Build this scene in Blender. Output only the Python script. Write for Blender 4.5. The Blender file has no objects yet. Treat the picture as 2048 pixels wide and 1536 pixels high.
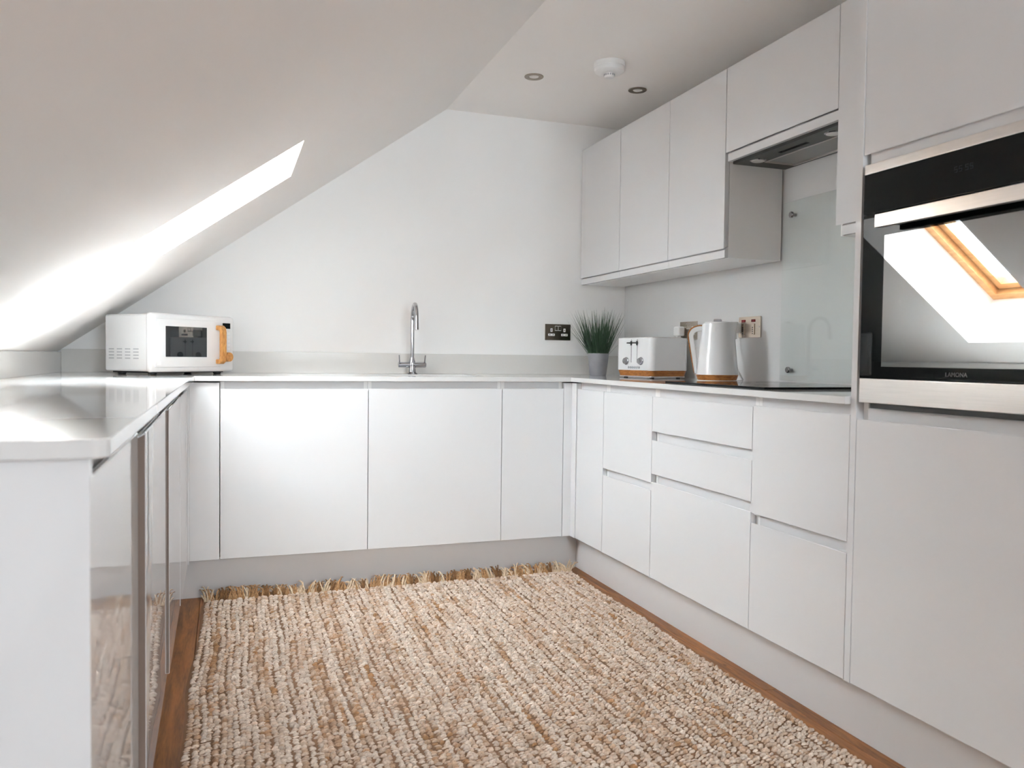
import bpy, bmesh, math, random
import numpy as np
from mathutils import Vector, Matrix

random.seed(7)
rng = np.random.default_rng(7)
SC = bpy.context.scene
COL = SC.collection

# ------------------------------------------------------------------ camera
cam_data = bpy.data.cameras.new('camera')
cam = bpy.data.objects.new('camera', cam_data)
COL.objects.link(cam)
SC.camera = cam
F_PX, YAW, PITCH, ROLL = 1622.16, 0.3404, 0.0332, 0.0125
CAM = Vector((-1.5194, -3.4449, 0.9943))
fw = Vector((math.sin(YAW) * math.cos(PITCH), math.cos(YAW) * math.cos(PITCH), -math.sin(PITCH)))
rt = Vector((math.cos(YAW), -math.sin(YAW), 0))
up = rt.cross(fw)
r2 = math.cos(ROLL) * rt + math.sin(ROLL) * up
u2 = -math.sin(ROLL) * rt + math.cos(ROLL) * up
M = Matrix((r2, u2, -fw)).transposed().to_4x4()
M.translation = CAM
cam.matrix_world = M
cam_data.sensor_fit = 'HORIZONTAL'
cam_data.sensor_width = 36.0
cam_data.lens = 36.0 * F_PX / 2048
cam_data.clip_start = 0.05
cam_data.dof.use_dof = True
cam_data.dof.focus_distance = 3.3
cam_data.dof.aperture_fstop = 5.6

# ------------------------------------------------------------------ sky and exposure
SKY = 9.0
world = bpy.data.worlds.new('overcast_sky')
SC.world = world
world.use_nodes = True
bg = world.node_tree.nodes['Background']
bg.inputs['Color'].default_value = (0.85, 0.93, 1.0, 1)
bg.inputs['Strength'].default_value = SKY
SC.view_settings.view_transform = 'Standard'
SC.view_settings.look = 'None'
SC.view_settings.gamma = 1.0
SC.view_settings.use_curve_mapping = False
SC.view_settings.exposure = 2.35
SC.cycles.max_bounces = 16
SC.cycles.diffuse_bounces = 10

# room dimensions (metres)
XR, XL, YB, YF = 0.56, -2.212, 0.58, -6.0      # wall faces
ZC = 2.242                                     # flat ceiling
AX, AZ = -0.464, 2.242                         # where the slope meets the flat ceiling
S_DIR = Vector((XL - AX, 0, 0.994 - AZ)).normalized()      # down the slope
S_NRM = Vector((S_DIR.z, 0, -S_DIR.x))                     # outwards, away from the room
S_END = 2.148
REVEAL = 0.30
SKY1 = (-0.858, -0.318, 1.015, 1.972)          # y0, y1, s0, s1 of the rooflight above the worktop
FILL_WIN = (-0.90, 0.10, 1.10, 2.02)               # unseen window added behind the camera for fill light x0 x1 z0 z1


def slope_pt(s, y, n):
    p = Vector((AX, y, AZ)) + S_DIR * s + S_NRM * n
    return p


def portal(name, centre, xdir, ydir, w, h):
    ld = bpy.data.lights.new(name, 'AREA')
    ld.shape = 'RECTANGLE'
    ld.size, ld.size_y = w, h
    ld.cycles.is_portal = True
    o = bpy.data.objects.new(name, ld)
    COL.objects.link(o)
    zdir = xdir.cross(ydir)                    # light shines along -z
    m = Matrix((xdir, ydir, zdir)).transposed().to_4x4()
    m.translation = centre
    o.matrix_world = m


for nm, (y0, y1, s0, s1) in (('rooflight_portal', SKY1),):
    portal(nm, slope_pt((s0 + s1) / 2, (y0 + y1) / 2, REVEAL + 0.10), S_DIR, Vector((0, 1, 0)), s1 - s0, y1 - y0)
portal('fill_window_portal', Vector(((FILL_WIN[0] + FILL_WIN[1]) / 2, YF - 0.24, (FILL_WIN[2] + FILL_WIN[3]) / 2)),
       Vector((1, 0, 0)), Vector((0, 0, 1)), FILL_WIN[1] - FILL_WIN[0], FILL_WIN[3] - FILL_WIN[2])


# ------------------------------------------------------------------ materials
def new_mat(name):
    m = bpy.data.materials.new(name)
    m.use_nodes = True
    return m, m.node_tree, m.node_tree.nodes['Principled BSDF']


def lin(r, g, b):
    f = lambda c: c / 12.92 if c <= 0.04045 else ((c + 0.055) / 1.055) ** 2.4
    return (f(r / 255), f(g / 255), f(b / 255), 1)


def plain(name, col, rough=0.5, metal=0.0, ior=1.5, noise=0.0, nscale=40.0, bump=0.0, bscale=200.0, coat=0.0):
    m, nt, b = new_mat(name)
    b.inputs['Base Color'].default_value = (*col[:3], 1)
    b.inputs['Roughness'].default_value = rough
    b.inputs['Metallic'].default_value = metal
    b.inputs['IOR'].default_value = ior
    b.inputs['Coat Weight'].default_value = coat
    tc = nt.nodes.new('ShaderNodeTexCoord')
    n = nt.nodes.new('ShaderNodeTexNoise')
    n.inputs['Scale'].default_value = nscale
    n.inputs['Detail'].default_value = 4
    nt.links.new(tc.outputs['Object'], n.inputs['Vector'])
    mix = nt.nodes.new('ShaderNodeMixRGB')
    mix.inputs['Fac'].default_value = 0.5
    mix.blend_type = 'MIX'
    k = max(noise, 0.004)
    mix.inputs['Color1'].default_value = (*[c * (1 - k) for c in col[:3]], 1)
    mix.inputs['Color2'].default_value = (*[min(1, c * (1 + k)) for c in col[:3]], 1)
    nt.links.new(n.outputs['Fac'], mix.inputs['Fac'])
    nt.links.new(mix.outputs['Color'], b.inputs['Base Color'])
    if bump:
        n2 = nt.nodes.new('ShaderNodeTexNoise')
        n2.inputs['Scale'].default_value = bscale
        nt.links.new(tc.outputs['Object'], n2.inputs['Vector'])
        bp = nt.nodes.new('ShaderNodeBump')
        bp.inputs['Strength'].default_value = bump
        bp.inputs['Distance'].default_value = 0.002
        nt.links.new(n2.outputs['Fac'], bp.inputs['Height'])
        nt.links.new(bp.outputs['Normal'], b.inputs['Normal'])
    return m


def wood(name, dark, light, scale=(1, 1, 1), rough=0.4, rings=6.0, per_object=False, knots=False):
    m, nt, b = new_mat(name)
    tc = nt.nodes.new('ShaderNodeTexCoord')
    mp = nt.nodes.new('ShaderNodeMapping')
    mp.inputs['Scale'].default_value = scale
    nt.links.new(tc.outputs['Object'], mp.inputs['Vector'])
    vec = mp.outputs['Vector']
    if per_object:
        oi = nt.nodes.new('ShaderNodeObjectInfo')
        add = nt.nodes.new('ShaderNodeVectorMath')
        add.operation = 'ADD'
        mul = nt.nodes.new('ShaderNodeVectorMath')
        mul.operation = 'SCALE'
        mul.inputs[0].default_value = (7, 31, 13)
        nt.links.new(oi.outputs['Random'], mul.inputs['Scale'])
        nt.links.new(vec, add.inputs[0])
        nt.links.new(mul.outputs[0], add.inputs[1])
        vec = add.outputs[0]
    n1 = nt.nodes.new('ShaderNodeTexNoise')
    n1.inputs['Scale'].default_value = rings
    n1.inputs['Detail'].default_value = 6
    n1.inputs['Distortion'].default_value = 1.2
    nt.links.new(vec, n1.inputs['Vector'])
    n2 = nt.nodes.new('ShaderNodeTexNoise')
    n2.inputs['Scale'].default_value = rings * 7
    n2.inputs['Detail'].default_value = 3
    nt.links.new(vec, n2.inputs['Vector'])
    mx = nt.nodes.new('ShaderNodeMath')
    mx.operation = 'MULTIPLY_ADD'
    mx.inputs[1].default_value = 0.35
    nt.links.new(n2.outputs['Fac'], mx.inputs[0])
    nt.links.new(n1.outputs['Fac'], mx.inputs[2])
    cr = nt.nodes.new('ShaderNodeValToRGB')
    cr.color_ramp.elements[0].position = 0.42
    cr.color_ramp.elements[0].color = dark
    cr.color_ramp.elements[1].position = 0.88
    cr.color_ramp.elements[1].color = light
    nt.links.new(mx.outputs[0], cr.inputs['Fac'])
    out = cr.outputs['Color']
    if knots:
        v = nt.nodes.new('ShaderNodeTexVoronoi')
        v.inputs['Scale'].default_value = 5.0
        nt.links.new(tc.outputs['Object'], v.inputs['Vector'])
        kr = nt.nodes.new('ShaderNodeValToRGB')
        kr.color_ramp.elements[0].position = 0.02
        kr.color_ramp.elements[0].color = (0.12, 0.08, 0.06, 1)
        kr.color_ramp.elements[1].position = 0.07
        kr.color_ramp.elements[1].color = (1, 1, 1, 1)
        nt.links.new(v.outputs['Distance'], kr.inputs['Fac'])
        mm = nt.nodes.new('ShaderNodeMixRGB')
        mm.blend_type = 'MULTIPLY'
        mm.inputs['Fac'].default_value = 1
        nt.links.new(out, mm.inputs['Color1'])
        nt.links.new(kr.outputs['Color'], mm.inputs['Color2'])
        out = mm.outputs['Color']
    nt.links.new(out, b.inputs['Base Color'])
    b.inputs['Roughness'].default_value = rough
    return m


def brushed(name, col, rough=0.3, scale=(1, 1, 60)):
    m, nt, b = new_mat(name)
    b.inputs['Metallic'].default_value = 1
    tc = nt.nodes.new('ShaderNodeTexCoord')
    mp = nt.nodes.new('ShaderNodeMapping')
    mp.inputs['Scale'].default_value = scale
    n = nt.nodes.new('ShaderNodeTexNoise')
    n.inputs['Scale'].default_value = 8
    n.inputs['Detail'].default_value = 4
    nt.links.new(tc.outputs['Object'], mp.inputs['Vector'])
    nt.links.new(mp.outputs['Vector'], n.inputs['Vector'])
    cr = nt.nodes.new('ShaderNodeValToRGB')
    cr.color_ramp.elements[0].color = (*[c * 0.86 for c in col[:3]], 1)
    cr.color_ramp.elements[1].color = (*[min(1, c * 1.1) for c in col[:3]], 1)
    nt.links.new(n.outputs['Fac'], cr.inputs['Fac'])
    nt.links.new(cr.outputs['Color'], b.inputs['Base Color'])
    b.inputs['Roughness'].default_value = rough
    return m


def pane_mat(name, tint, ior=1.5, extra=0.0):
    """clear sheet: transparent with a mirror-like fresnel reflection"""
    m = bpy.data.materials.new(name)
    m.use_nodes = True
    nt = m.node_tree
    nt.nodes.remove(nt.nodes['Principled BSDF'])
    t = nt.nodes.new('ShaderNodeBsdfTransparent')
    t.inputs['Color'].default_value = (*tint, 1)
    g = nt.nodes.new('ShaderNodeBsdfGlossy')
    g.inputs['Roughness'].default_value = 0.01
    f = nt.nodes.new('ShaderNodeFresnel')
    geo = nt.nodes.new('ShaderNodeNewGeometry')      # same reflectance on both faces of the sheet
    mr = nt.nodes.new('ShaderNodeMapRange')
    mr.inputs['To Min'].default_value = ior
    mr.inputs['To Max'].default_value = 1 / ior
    nt.links.new(geo.outputs['Backfacing'], mr.inputs['Value'])
    nt.links.new(mr.outputs[0], f.inputs['IOR'])
    mx = nt.nodes.new('ShaderNodeMixShader')
    nt.links.new(f.outputs[0], mx.inputs['Fac'])
    nt.links.new(t.outputs[0], mx.inputs[1])
    nt.links.new(g.outputs[0], mx.inputs[2])
    nt.links.new(mx.outputs[0], nt.nodes['Material Output'].inputs['Surface'])
    return m


WALL = plain('white_wall_paint', (0.89, 0.885, 0.88), 0.75, noise=0.012, nscale=3, bump=0.05, bscale=350)
CEIL = plain('ceiling_paint', (0.89, 0.865, 0.845), 0.8, noise=0.01, nscale=3)
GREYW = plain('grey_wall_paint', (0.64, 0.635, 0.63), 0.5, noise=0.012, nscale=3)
CAB = plain('gloss_white_lacquer', (0.71, 0.71, 0.72), 0.015, noise=0.006, nscale=2)
TAUPE = plain('taupe_strip', (0.20, 0.145, 0.115), 0.5)
CHAN = plain('white_channel', (0.70, 0.695, 0.70), 0.3)
CARC = plain('white_carcass', (0.88, 0.87, 0.86), 0.3)
PLIN = plain('plinth_white', (0.66, 0.65, 0.65), 0.22)
QUARTZ = plain('white_quartz', (0.66, 0.655, 0.65), 0.05, noise=0.02, nscale=260)
UPST = plain('quartz_upstand', (0.70, 0.685, 0.66), 0.12, noise=0.02, nscale=260)
FLOOR = wood('oak_floorboard', lin(96, 56, 22), lin(168, 108, 52), (9, 0.9, 1), 0.42, 4, True, True)
UNDER = plain('subfloor', (0.10, 0.07, 0.05), 0.9)
PINE = wood('pine_frame', lin(196, 140, 84), lin(228, 178, 120), (6, 1, 6), 0.45, 5)
ACACIA = wood('acacia_wood', lin(128, 70, 26), lin(196, 128, 62), (5, 5, 30), 0.45, 6)
OLIVE = wood('olive_wood', lin(176, 112, 52), lin(226, 170, 100), (30, 30, 8), 0.45, 4)
STEEL = brushed('brushed_steel', (0.66, 0.63, 0.60), 0.32, (1, 1, 60))
CHROME = plain('polished_chrome', (0.48, 0.48, 0.50), 0.06, 1.0)
NICKEL = brushed('nickel_dark_reflection', (0.20, 0.17, 0.135), 0.22, (40, 1, 1))  # back socket metal, dark reflection put into the colour
BRASS = brushed('brushed_nickel', (0.60, 0.52, 0.44), 0.24, (1, 1, 50))
BRONZE = brushed('bronze_ring', (0.36, 0.31, 0.26), 0.35, (30, 1, 1))
BLACK = plain('black_glass', (0.003, 0.004, 0.004), 0.02, ior=1.32)
BLACKP = plain('black_plastic', (0.015, 0.015, 0.016), 0.4)
OVENG = plain('oven_window_glass', (0.025, 0.036, 0.037), 0.015, ior=4.0)
MWGLASS = plain('microwave_window', (0.010, 0.014, 0.017), 0.02, ior=1.75)
WPLAST = plain('white_enamel', (0.78, 0.78, 0.785), 0.22, coat=0.2)
WPLAST2 = plain('white_plastic', (0.80, 0.795, 0.79), 0.35)
GREYPL = plain('grey_vent', (0.42, 0.43, 0.45), 0.5)
DGREY = plain('dark_grey_metal', (0.06, 0.06, 0.056), 0.38, 0.6)
MESHG = plain('grease_filter_mesh', (0.33, 0.335, 0.335), 0.38, 0.7, noise=0.15, nscale=900)
LENS = plain('frosted_lens', (0.75, 0.74, 0.72), 0.3)
POT = plain('grey_zinc_pot', (0.30, 0.30, 0.32), 0.65, noise=0.22, nscale=22)
SOIL = plain('soil', (0.03, 0.025, 0.02), 0.9)
GRASS = plain('artificial_grass', (0.040, 0.085, 0.042), 0.42, noise=0.55, nscale=30)
RED = plain('red_neon_switch', (0.16, 0.01, 0.012), 0.25)
GLASS = pane_mat('window_glass', (0.97, 0.985, 0.98))
SPLASH = pane_mat('splashback_glass', (0.975, 0.99, 0.985), 1.5)
SEAL = plain('grey_seal', (0.10, 0.10, 0.11), 0.5)
JUTEB = plain('jute_backing', (0.22, 0.12, 0.065), 0.95)
LETTER = plain('grey_lettering', (0.11, 0.11, 0.11), 0.5)
LED = plain('clock_digit', (0.018, 0.032, 0.036), 0.5)


# ------------------------------------------------------------------ mesh helpers
def bx(bm, x0, x1, y0, y1, z0, z1, bev=0.0, seg=2):
    vs = [bm.verts.new((x, y, z)) for x in (min(x0, x1), max(x0, x1)) for y in (min(y0, y1), max(y0, y1)) for z in (min(z0, z1), max(z0, z1))]
    fs = [(0, 1, 3, 2), (4, 6, 7, 5), (0, 4, 5, 1), (2, 3, 7, 6), (0, 2, 6, 4), (1, 5, 7, 3)]
    faces = [bm.faces.new([vs[i] for i in f]) for f in fs]
    if bev:
        es = list({e for f in faces for e in f.edges})
        bmesh.ops.bevel(bm, geom=es, offset=bev, segments=seg, affect='EDGES', profile=0.5)


def B(*boxes, bev=0.0):
    bm = bmesh.new()
    for b in boxes:
        bx(bm, *b, bev=bev)
    return bm


def prism(bm, pts, a0, a1, mapf):
    """pts: closed (d, z) outline, swept from a0 to a1; mapf(d, a, z) -> xyz"""
    A = [bm.verts.new(mapf(d, a0, z)) for d, z in pts]
    C = [bm.verts.new(mapf(d, a1, z)) for d, z in pts]
    n = len(pts)
    for i in range(n):
        j = (i + 1) % n
        bm.faces.new((A[i], A[j], C[j], C[i]))
    bm.faces.new(A)
    bm.faces.new(list(reversed(C)))
    bmesh.ops.recalc_face_normals(bm, faces=bm.faces[:])


def lathe(bm, prof, seg=32, cx=0, cy=0, cap0=True, cap1=True, rot=None):
    rings = []
    for r, z in prof:
        ring = []
        for i in range(seg):
            a = 2 * math.pi * i / seg
            v = Vector((r * math.cos(a), r * math.sin(a), z))
            if rot is not None:
                v = rot @ v
            ring.append(bm.verts.new((v.x + cx, v.y + cy, v.z)))
        rings.append(ring)
    for a, b in zip(rings, rings[1:]):
        for i in range(seg):
            j = (i + 1) % seg
            bm.faces.new((a[i], a[j], b[j], b[i]))
    if cap0:
        bm.faces.new(list(reversed(rings[0])))
    if cap1:
        bm.faces.new(rings[-1])


def disc_at(bm, c, axis, r, h, seg=24, prof=None):
    """short cylinder at c along axis"""
    q = Vector((0, 0, 1)).rotation_difference(Vector(axis).normalized()).to_matrix()
    p = prof or [(r, 0), (r, h)]
    rings = []
    for rr, z in p:
        ring = []
        for i in range(seg):
            a = 2 * math.pi * i / seg
            ring.append(bm.verts.new(Vector(c) + q @ Vector((rr * math.cos(a), rr * math.sin(a), z))))
        rings.append(ring)
    for a, b in zip(rings, rings[1:]):
        for i in range(seg):
            j = (i + 1) % seg
            bm.faces.new((a[i], a[j], b[j], b[i]))
    bm.faces.new(list(reversed(rings[0])))
    bm.faces.new(rings[-1])


def tube(bm, pts, rad, seg=12, caps=True):
    pts = [Vector(p) for p in pts]
    n = len(pts)
    rads = rad if isinstance(rad, (list, tuple)) else [rad] * n
    T = [(pts[min(i + 1, n - 1)] - pts[max(i - 1, 0)]).normalized() for i in range(n)]
    ref = Vector((0, 0, 1)) if abs(T[0].z) < 0.9 else Vector((1, 0, 0))
    u = T[0].cross(ref).normalized()
    rings = []
    for i in range(n):
        if i:
            u = (u - T[i] * u.dot(T[i])).normalized()
        v = T[i].cross(u)
        rings.append([bm.verts.new(pts[i] + (u * math.cos(2 * math.pi * k / seg) + v * math.sin(2 * math.pi * k / seg)) * rads[i]) for k in range(seg)])
    for a, b in zip(rings, rings[1:]):
        for k in range(seg):
            j = (k + 1) % seg
            bm.faces.new((a[k], a[j], b[j], b[k]))
    if caps:
        bm.faces.new(list(reversed(rings[0])))
        bm.faces.new(rings[-1])


def smooth_path(pts, sub=6):
    P = [Vector(p) for p in pts]
    P = [2 * P[0] - P[1]] + P + [2 * P[-1] - P[-2]]
    out = []
    for i in range(1, len(P) - 2):
        for k in range(sub):
            t = k / sub
            a, b, c, d = P[i - 1], P[i], P[i + 1], P[i + 2]
            out.append(0.5 * ((2 * b) + (c - a) * t + (2 * a - 5 * b + 4 * c - d) * t * t + (3 * b - a - 3 * c + d) * t ** 3))
    out.append(P[-2])
    return out


def grid_slab(us, vs, filled, w0, w1, mapf):
    """solid slab of grid cells; filled(uc, vc) says which cells are solid"""
    bm = bmesh.new()
    us, vs = sorted(set(us)), sorted(set(vs))
    nu, nv = len(us) - 1, len(vs) - 1
    F = [[filled((us[i] + us[i + 1]) / 2, (vs[j] + vs[j + 1]) / 2) for j in range(nv)] for i in range(nu)]
    cache = {}

    def V(i, j, k):
        if (i, j, k) not in cache:
            cache[(i, j, k)] = bm.verts.new(mapf(us[i], vs[j], (w0, w1)[k]))
        return cache[(i, j, k)]
    for i in range(nu):
        for j in range(nv):
            if not F[i][j]:
                continue
            bm.faces.new((V(i, j, 0), V(i, j + 1, 0), V(i + 1, j + 1, 0), V(i + 1, j, 0)))
            bm.faces.new((V(i, j, 1), V(i + 1, j, 1), V(i + 1, j + 1, 1), V(i, j + 1, 1)))
            for di, dj, e in ((-1, 0, ((i, j + 1), (i, j))), (1, 0, ((i + 1, j), (i + 1, j + 1))), (0, -1, ((i, j), (i + 1, j))), (0, 1, ((i + 1, j + 1), (i, j + 1)))):
                a, b = i + di, j + dj
                if a < 0 or b < 0 or a >= nu or b >= nv or not F[a][b]:
                    p, q = e
                    bm.faces.new((V(*p, 0), V(*q, 0), V(*q, 1), V(*p, 1)))
    bmesh.ops.recalc_face_normals(bm, faces=bm.faces[:])
    return bm


def mk(name, bm, mat, parent=None, smooth=True, world=False, sharp=32):
    """link a bmesh as one object; with world=True coordinates are world ones although the parent is moved"""
    me = bpy.data.meshes.new(name)
    if isinstance(bm, bpy.types.Mesh):
        me = bm
    else:
        bm.to_mesh(me)
        bm.free()
    if smooth and len(me.polygons):
        me.polygons.foreach_set('use_smooth', [True] * len(me.polygons))
        me.set_sharp_from_angle(angle=math.radians(sharp))
        weighted = True
    else:
        weighted = False
    if mat is not None:
        me.materials.append(mat)
    o = bpy.data.objects.new(name, me)
    COL.objects.link(o)
    if weighted:                                # keeps the big faces of bevelled boxes flat
        wm = o.modifiers.new('weighted_normal', 'WEIGHTED_NORMAL')
        wm.mode = 'FACE_AREA'
        wm.weight = 100
        wm.keep_sharp = True
    if parent is not None:
        o.parent = parent
        if world:
            root = parent
            off = Vector(parent.location)
            while root.parent is not None:
                root = root.parent
                off += Vector(root.location)
            me.transform(Matrix.Translation(-off))
    return o


def tag(o, label, cat, group=None):
    o['label'] = label
    o['category'] = cat
    if group:
        o['group'] = group
    return o


def thing(name, label, cat, loc=(0, 0, 0), rz=0.0, group=None):
    o = bpy.data.objects.new(name, None)
    COL.objects.link(o)
    o.location = loc
    o.rotation_euler = (0, 0, rz)
    o.empty_display_size = 0.05
    return tag(o, label, cat, group)


def struct(name, bm, mat, smooth=False):
    o = mk(name, bm, mat, smooth=smooth)
    o['kind'] = 'structure'
    return o


# ------------------------------------------------------------------ room shell
WT = 0.14
# floor: subfloor with oak boards laid on it
floor = struct('floor', B((XL - WT, XR + WT, YF - WT, YB + WT, -0.06, -0.016)), UNDER)
bw = 0.148
row = 0
x = -1.76
meshes = {}
while x < 0.12:
    y = 0.12 + (0.55 * row % 1.6)
    while y > YF:
        y1 = min(y, 0.10)
        y0 = max(y - 1.75, YF)
        if y1 - y0 > 0.05:
            key = round(y1 - y0, 3)
            if key not in meshes:
                me = bpy.data.meshes.new('floorboard')
                bm = bmesh.new()
                bx(bm, 0, bw - 0.0012, -(y1 - y0) + 0.0012, 0, -0.016, 0, bev=0.001, seg=1)
                bm.to_mesh(me)
                bm.free()
                me.materials.append(FLOOR)
                meshes[key] = me
            o = bpy.data.objects.new('floorboard', meshes[key])
            COL.objects.link(o)
            o.parent = floor
            o.location = (x, y1, 0)
        y -= 1.75
    x += bw
    row += 1

struct('wall_back', B((XL - WT, XR + WT, YB, YB + WT, -0.02, 2.75)), WALL)
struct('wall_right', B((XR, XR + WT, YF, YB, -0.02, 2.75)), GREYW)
struct('wall_left', B((XL - WT, XL, YF, YB, -0.02, 1.02)), WALL)
struct('wall_front', grid_slab([XL - WT, FILL_WIN[0], FILL_WIN[1], XR + WT], [-0.02, FILL_WIN[2], FILL_WIN[3], 2.75],
       lambda u, v: not (FILL_WIN[0] < u < FILL_WIN[1] and FILL_WIN[2] < v < FILL_WIN[3]), YF - WT, YF, lambda u, v, w: (u, w, v)), WALL)  # opening cut for the added fill window
struct('ceiling', B((AX - 0.02, XR + WT, YF - WT, YB + WT, ZC, ZC + 0.2)), CEIL)


def slope_filled(s, y):
    for y0, y1, s0, s1 in (SKY1,):
        if y0 < y < y1 and s0 < s < s1:
            return False
    return True


struct('ceiling', grid_slab([0, S_END + 0.25, SKY1[2], SKY1[3]],
                            [YF - WT, YB + WT, SKY1[0], SKY1[1]],
                            slope_filled, 0, REVEAL, lambda s, y, n: slope_pt(s, y, n)), CEIL)


def rooflight(name, R):
    y0, y1, s0, s1 = R
    w = bpy.data.objects.new(name, None)
    COL.objects.link(w)
    w['kind'] = 'structure'

    def ring(wd, n0, n1, inset):
        a, b, c, d = y0 + inset, y1 - inset, s0 + inset, s1 - inset
        return grid_slab([c, c + wd, d - wd, d], [a, a + wd, b - wd, b],
                         lambda s, y: not (c + wd < s < d - wd and a + wd < y < b - wd), n0, n1,
                         lambda s, y, n: slope_pt(s, y, n))
    mk('window_frame', ring(0.040, REVEAL - 0.025, REVEAL + 0.07, 0.0), PINE, w)
    mk('window_seal', ring(0.008, REVEAL + 0.012, REVEAL + 0.07, 0.040), SEAL, w)
    mk('sash', ring(0.036, REVEAL + 0.005, REVEAL + 0.06, 0.048), PINE, w)
    mk('glass_pane', grid_slab([s0 + 0.08, s1 - 0.08], [y0 + 0.08, y1 - 0.08], lambda s, y: True, REVEAL + 0.036, REVEAL + 0.042,
                               lambda s, y, n: slope_pt(s, y, n)), GLASS, w)
    bm = bmesh.new()
    tube(bm, [slope_pt(s0 + 0.085, y, REVEAL - 0.012) for y in (y0 + 0.16, y1 - 0.16)], 0.008, 10)
    for y in (y0 + 0.17, y1 - 0.17):
        tube(bm, [slope_pt(s0 + 0.085, y, REVEAL + 0.006), slope_pt(s0 + 0.085, y, REVEAL - 0.012)], 0.006, 8)
    mk('handle_bar', bm, CHROME, w)
    return w


rooflight('window_1', SKY1)
w3 = bpy.data.objects.new('fill_window', None)  # unseen window, added to light the near side of the room
COL.objects.link(w3)
w3['kind'] = 'structure'
gx0, gx1, gz0, gz1 = FILL_WIN
gm = (gx0 + gx1) / 2
mk('window_frame', grid_slab([gx0, gx0 + 0.06, gm - 0.03, gm + 0.03, gx1 - 0.06, gx1], [gz0, gz0 + 0.06, gz1 - 0.06, gz1],
                             lambda u, v: not ((gx0 + 0.06 < u < gm - 0.03 or gm + 0.03 < u < gx1 - 0.06) and gz0 + 0.06 < v < gz1 - 0.06),
                             YF - 0.11, YF - 0.04, lambda u, v, w: (u, w, v)), WPLAST2, w3)
for a, b in ((gx0 + 0.06, gm - 0.03), (gm + 0.03, gx1 - 0.06)):
    mk('glass_pane', B((a, b, YF - 0.078, YF - 0.072, gz0 + 0.06, gz1 - 0.06)), GLASS, w3)

# ------------------------------------------------------------------ kitchen units
FT = 0.020            # front thickness
ZB = 0.165            # underside of fronts
ZW = 0.904            # worktop surface
ZU = 0.884            # worktop underside
LX = -1.655           # left run front plane
MR = lambda d, a, z: (d, a, z)                 # right run: depth -> +x, along -> y
MB_ = lambda d, a, z: (a, d, z)                # back run: depth -> +y, along -> x
ML = lambda d, a, z: (LX - d, a, z)            # left run
MWU = lambda d, a, z: (0.289 + d, a, z)        # wall units on the right wall


def front(name, parent, mapf, a0, a1, z0, z1, jtop=True, jbot=False, gap=0.0015, skew=(0, 0), mat=None):
    """a handleless front: chamfered finger lip at the top and/or bottom"""
    bm = bmesh.new()
    lo, hi = min(a0, a1) + gap, max(a0, a1) - gap
    c = 0.0012
    pts = []
    if jbot:
        pts += [(0.017, z0 + 0.010), (0.0015, z0)]
    else:
        pts += [(c, z0), (0.0, z0 + c)]
    if jtop:
        pts += [(0.0, z1 - 0.002), (0.0015, z1), (FT - 0.003, z1 - 0.012)]
    else:
        pts += [(0.0, z1 - c), (c, z1)]
    pts += [(FT, z1 - (0.012 if jtop else 0)), (FT, z0 + (0.010 if jbot else 0))]
    if skew != (0, 0):
        f = lambda d, a, z: mapf(d + skew[0] + (skew[1] - skew[0]) * (a - lo) / (hi - lo), a, z)
    else:
        f = mapf
    prism(bm, pts, lo, hi, f)
    return mk(name, bm, mat or CAB, parent, world=True, sharp=20)


def carcass(parent, mapf, a0, a1, depth, z0, z1, front_d=FT + 0.002, t=0.016, open_top=True):
    lo, hi = min(a0, a1) + 0.0005, max(a0, a1) - 0.0005
    bm = bmesh.new()

    def b(d0, d1, p0, p1, q0, q1):
        c = [mapf(d, a, z) for d in (d0, d1) for a in (p0, p1) for z in (q0, q1)]
        xs, ys, zs = zip(*c)
        bx(bm, min(xs), max(xs), min(ys), max(ys), min(zs), max(zs))
    b(front_d, depth, lo, lo + t, z0, z1)
    b(front_d, depth, hi - t, hi, z0, z1)
    b(front_d, depth, lo + t, hi - t, z0, z0 + t)
    b(depth - 0.008, depth, lo + t, hi - t, z0 + t, z1)
    if not open_top:
        b(front_d, depth - 0.008, lo + t, hi - t, z1 - t, z1)
    return mk('carcass', bm, CARC, parent, world=True, smooth=False)


def channel(parent, mapf, a0, a1, zlist, d=0.0225):
    """white aluminium finger channels behind the gaps between fronts"""
    lo, hi = min(a0, a1) + 0.017, max(a0, a1) - 0.017
    for z0, z1 in zlist:
        bm = bmesh.new()
        # L-shaped trough running to the edges of the unit
        prism(bm, [(d, z0 - 0.014), (d + 0.004, z0 - 0.014), (d + 0.004, z1 + 0.004), (d, z1 + 0.004)], min(a0, a1) + 0.0008, max(a0, a1) - 0.0008, mapf)
        mk('handle_channel', bm, CHAN, parent, world=True, smooth=False)


# ---- right run
unit = thing('base_cabinet', 'plain white corner base cabinet with one tall fixed front below the grass pot', 'cabinet', (0.3, -0.19, ZB))
carcass(unit, MR, -0.045, -0.328, 0.54, ZB, ZU)
front('door', unit, MR, -0.052, -0.328, ZB, 0.853)
channel(unit, MR, -0.045, -0.328, [(0.853, 0.880)])

unit = thing('base_cabinet', 'narrow white base cabinet of two equal drawer fronts below the toaster', 'cabinet', (0.3, -0.536, ZB))
carcass(unit, MR, -0.328, -0.744, 0.54, ZB, ZU)
front('drawer_front', unit, MR, -0.328, -0.744, 0.526, 0.853)
front('drawer_front', unit, MR, -0.328, -0.744, ZB, 0.497)
channel(unit, MR, -0.328, -0.744, [(0.853, 0.880), (0.497, 0.526)])

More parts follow.
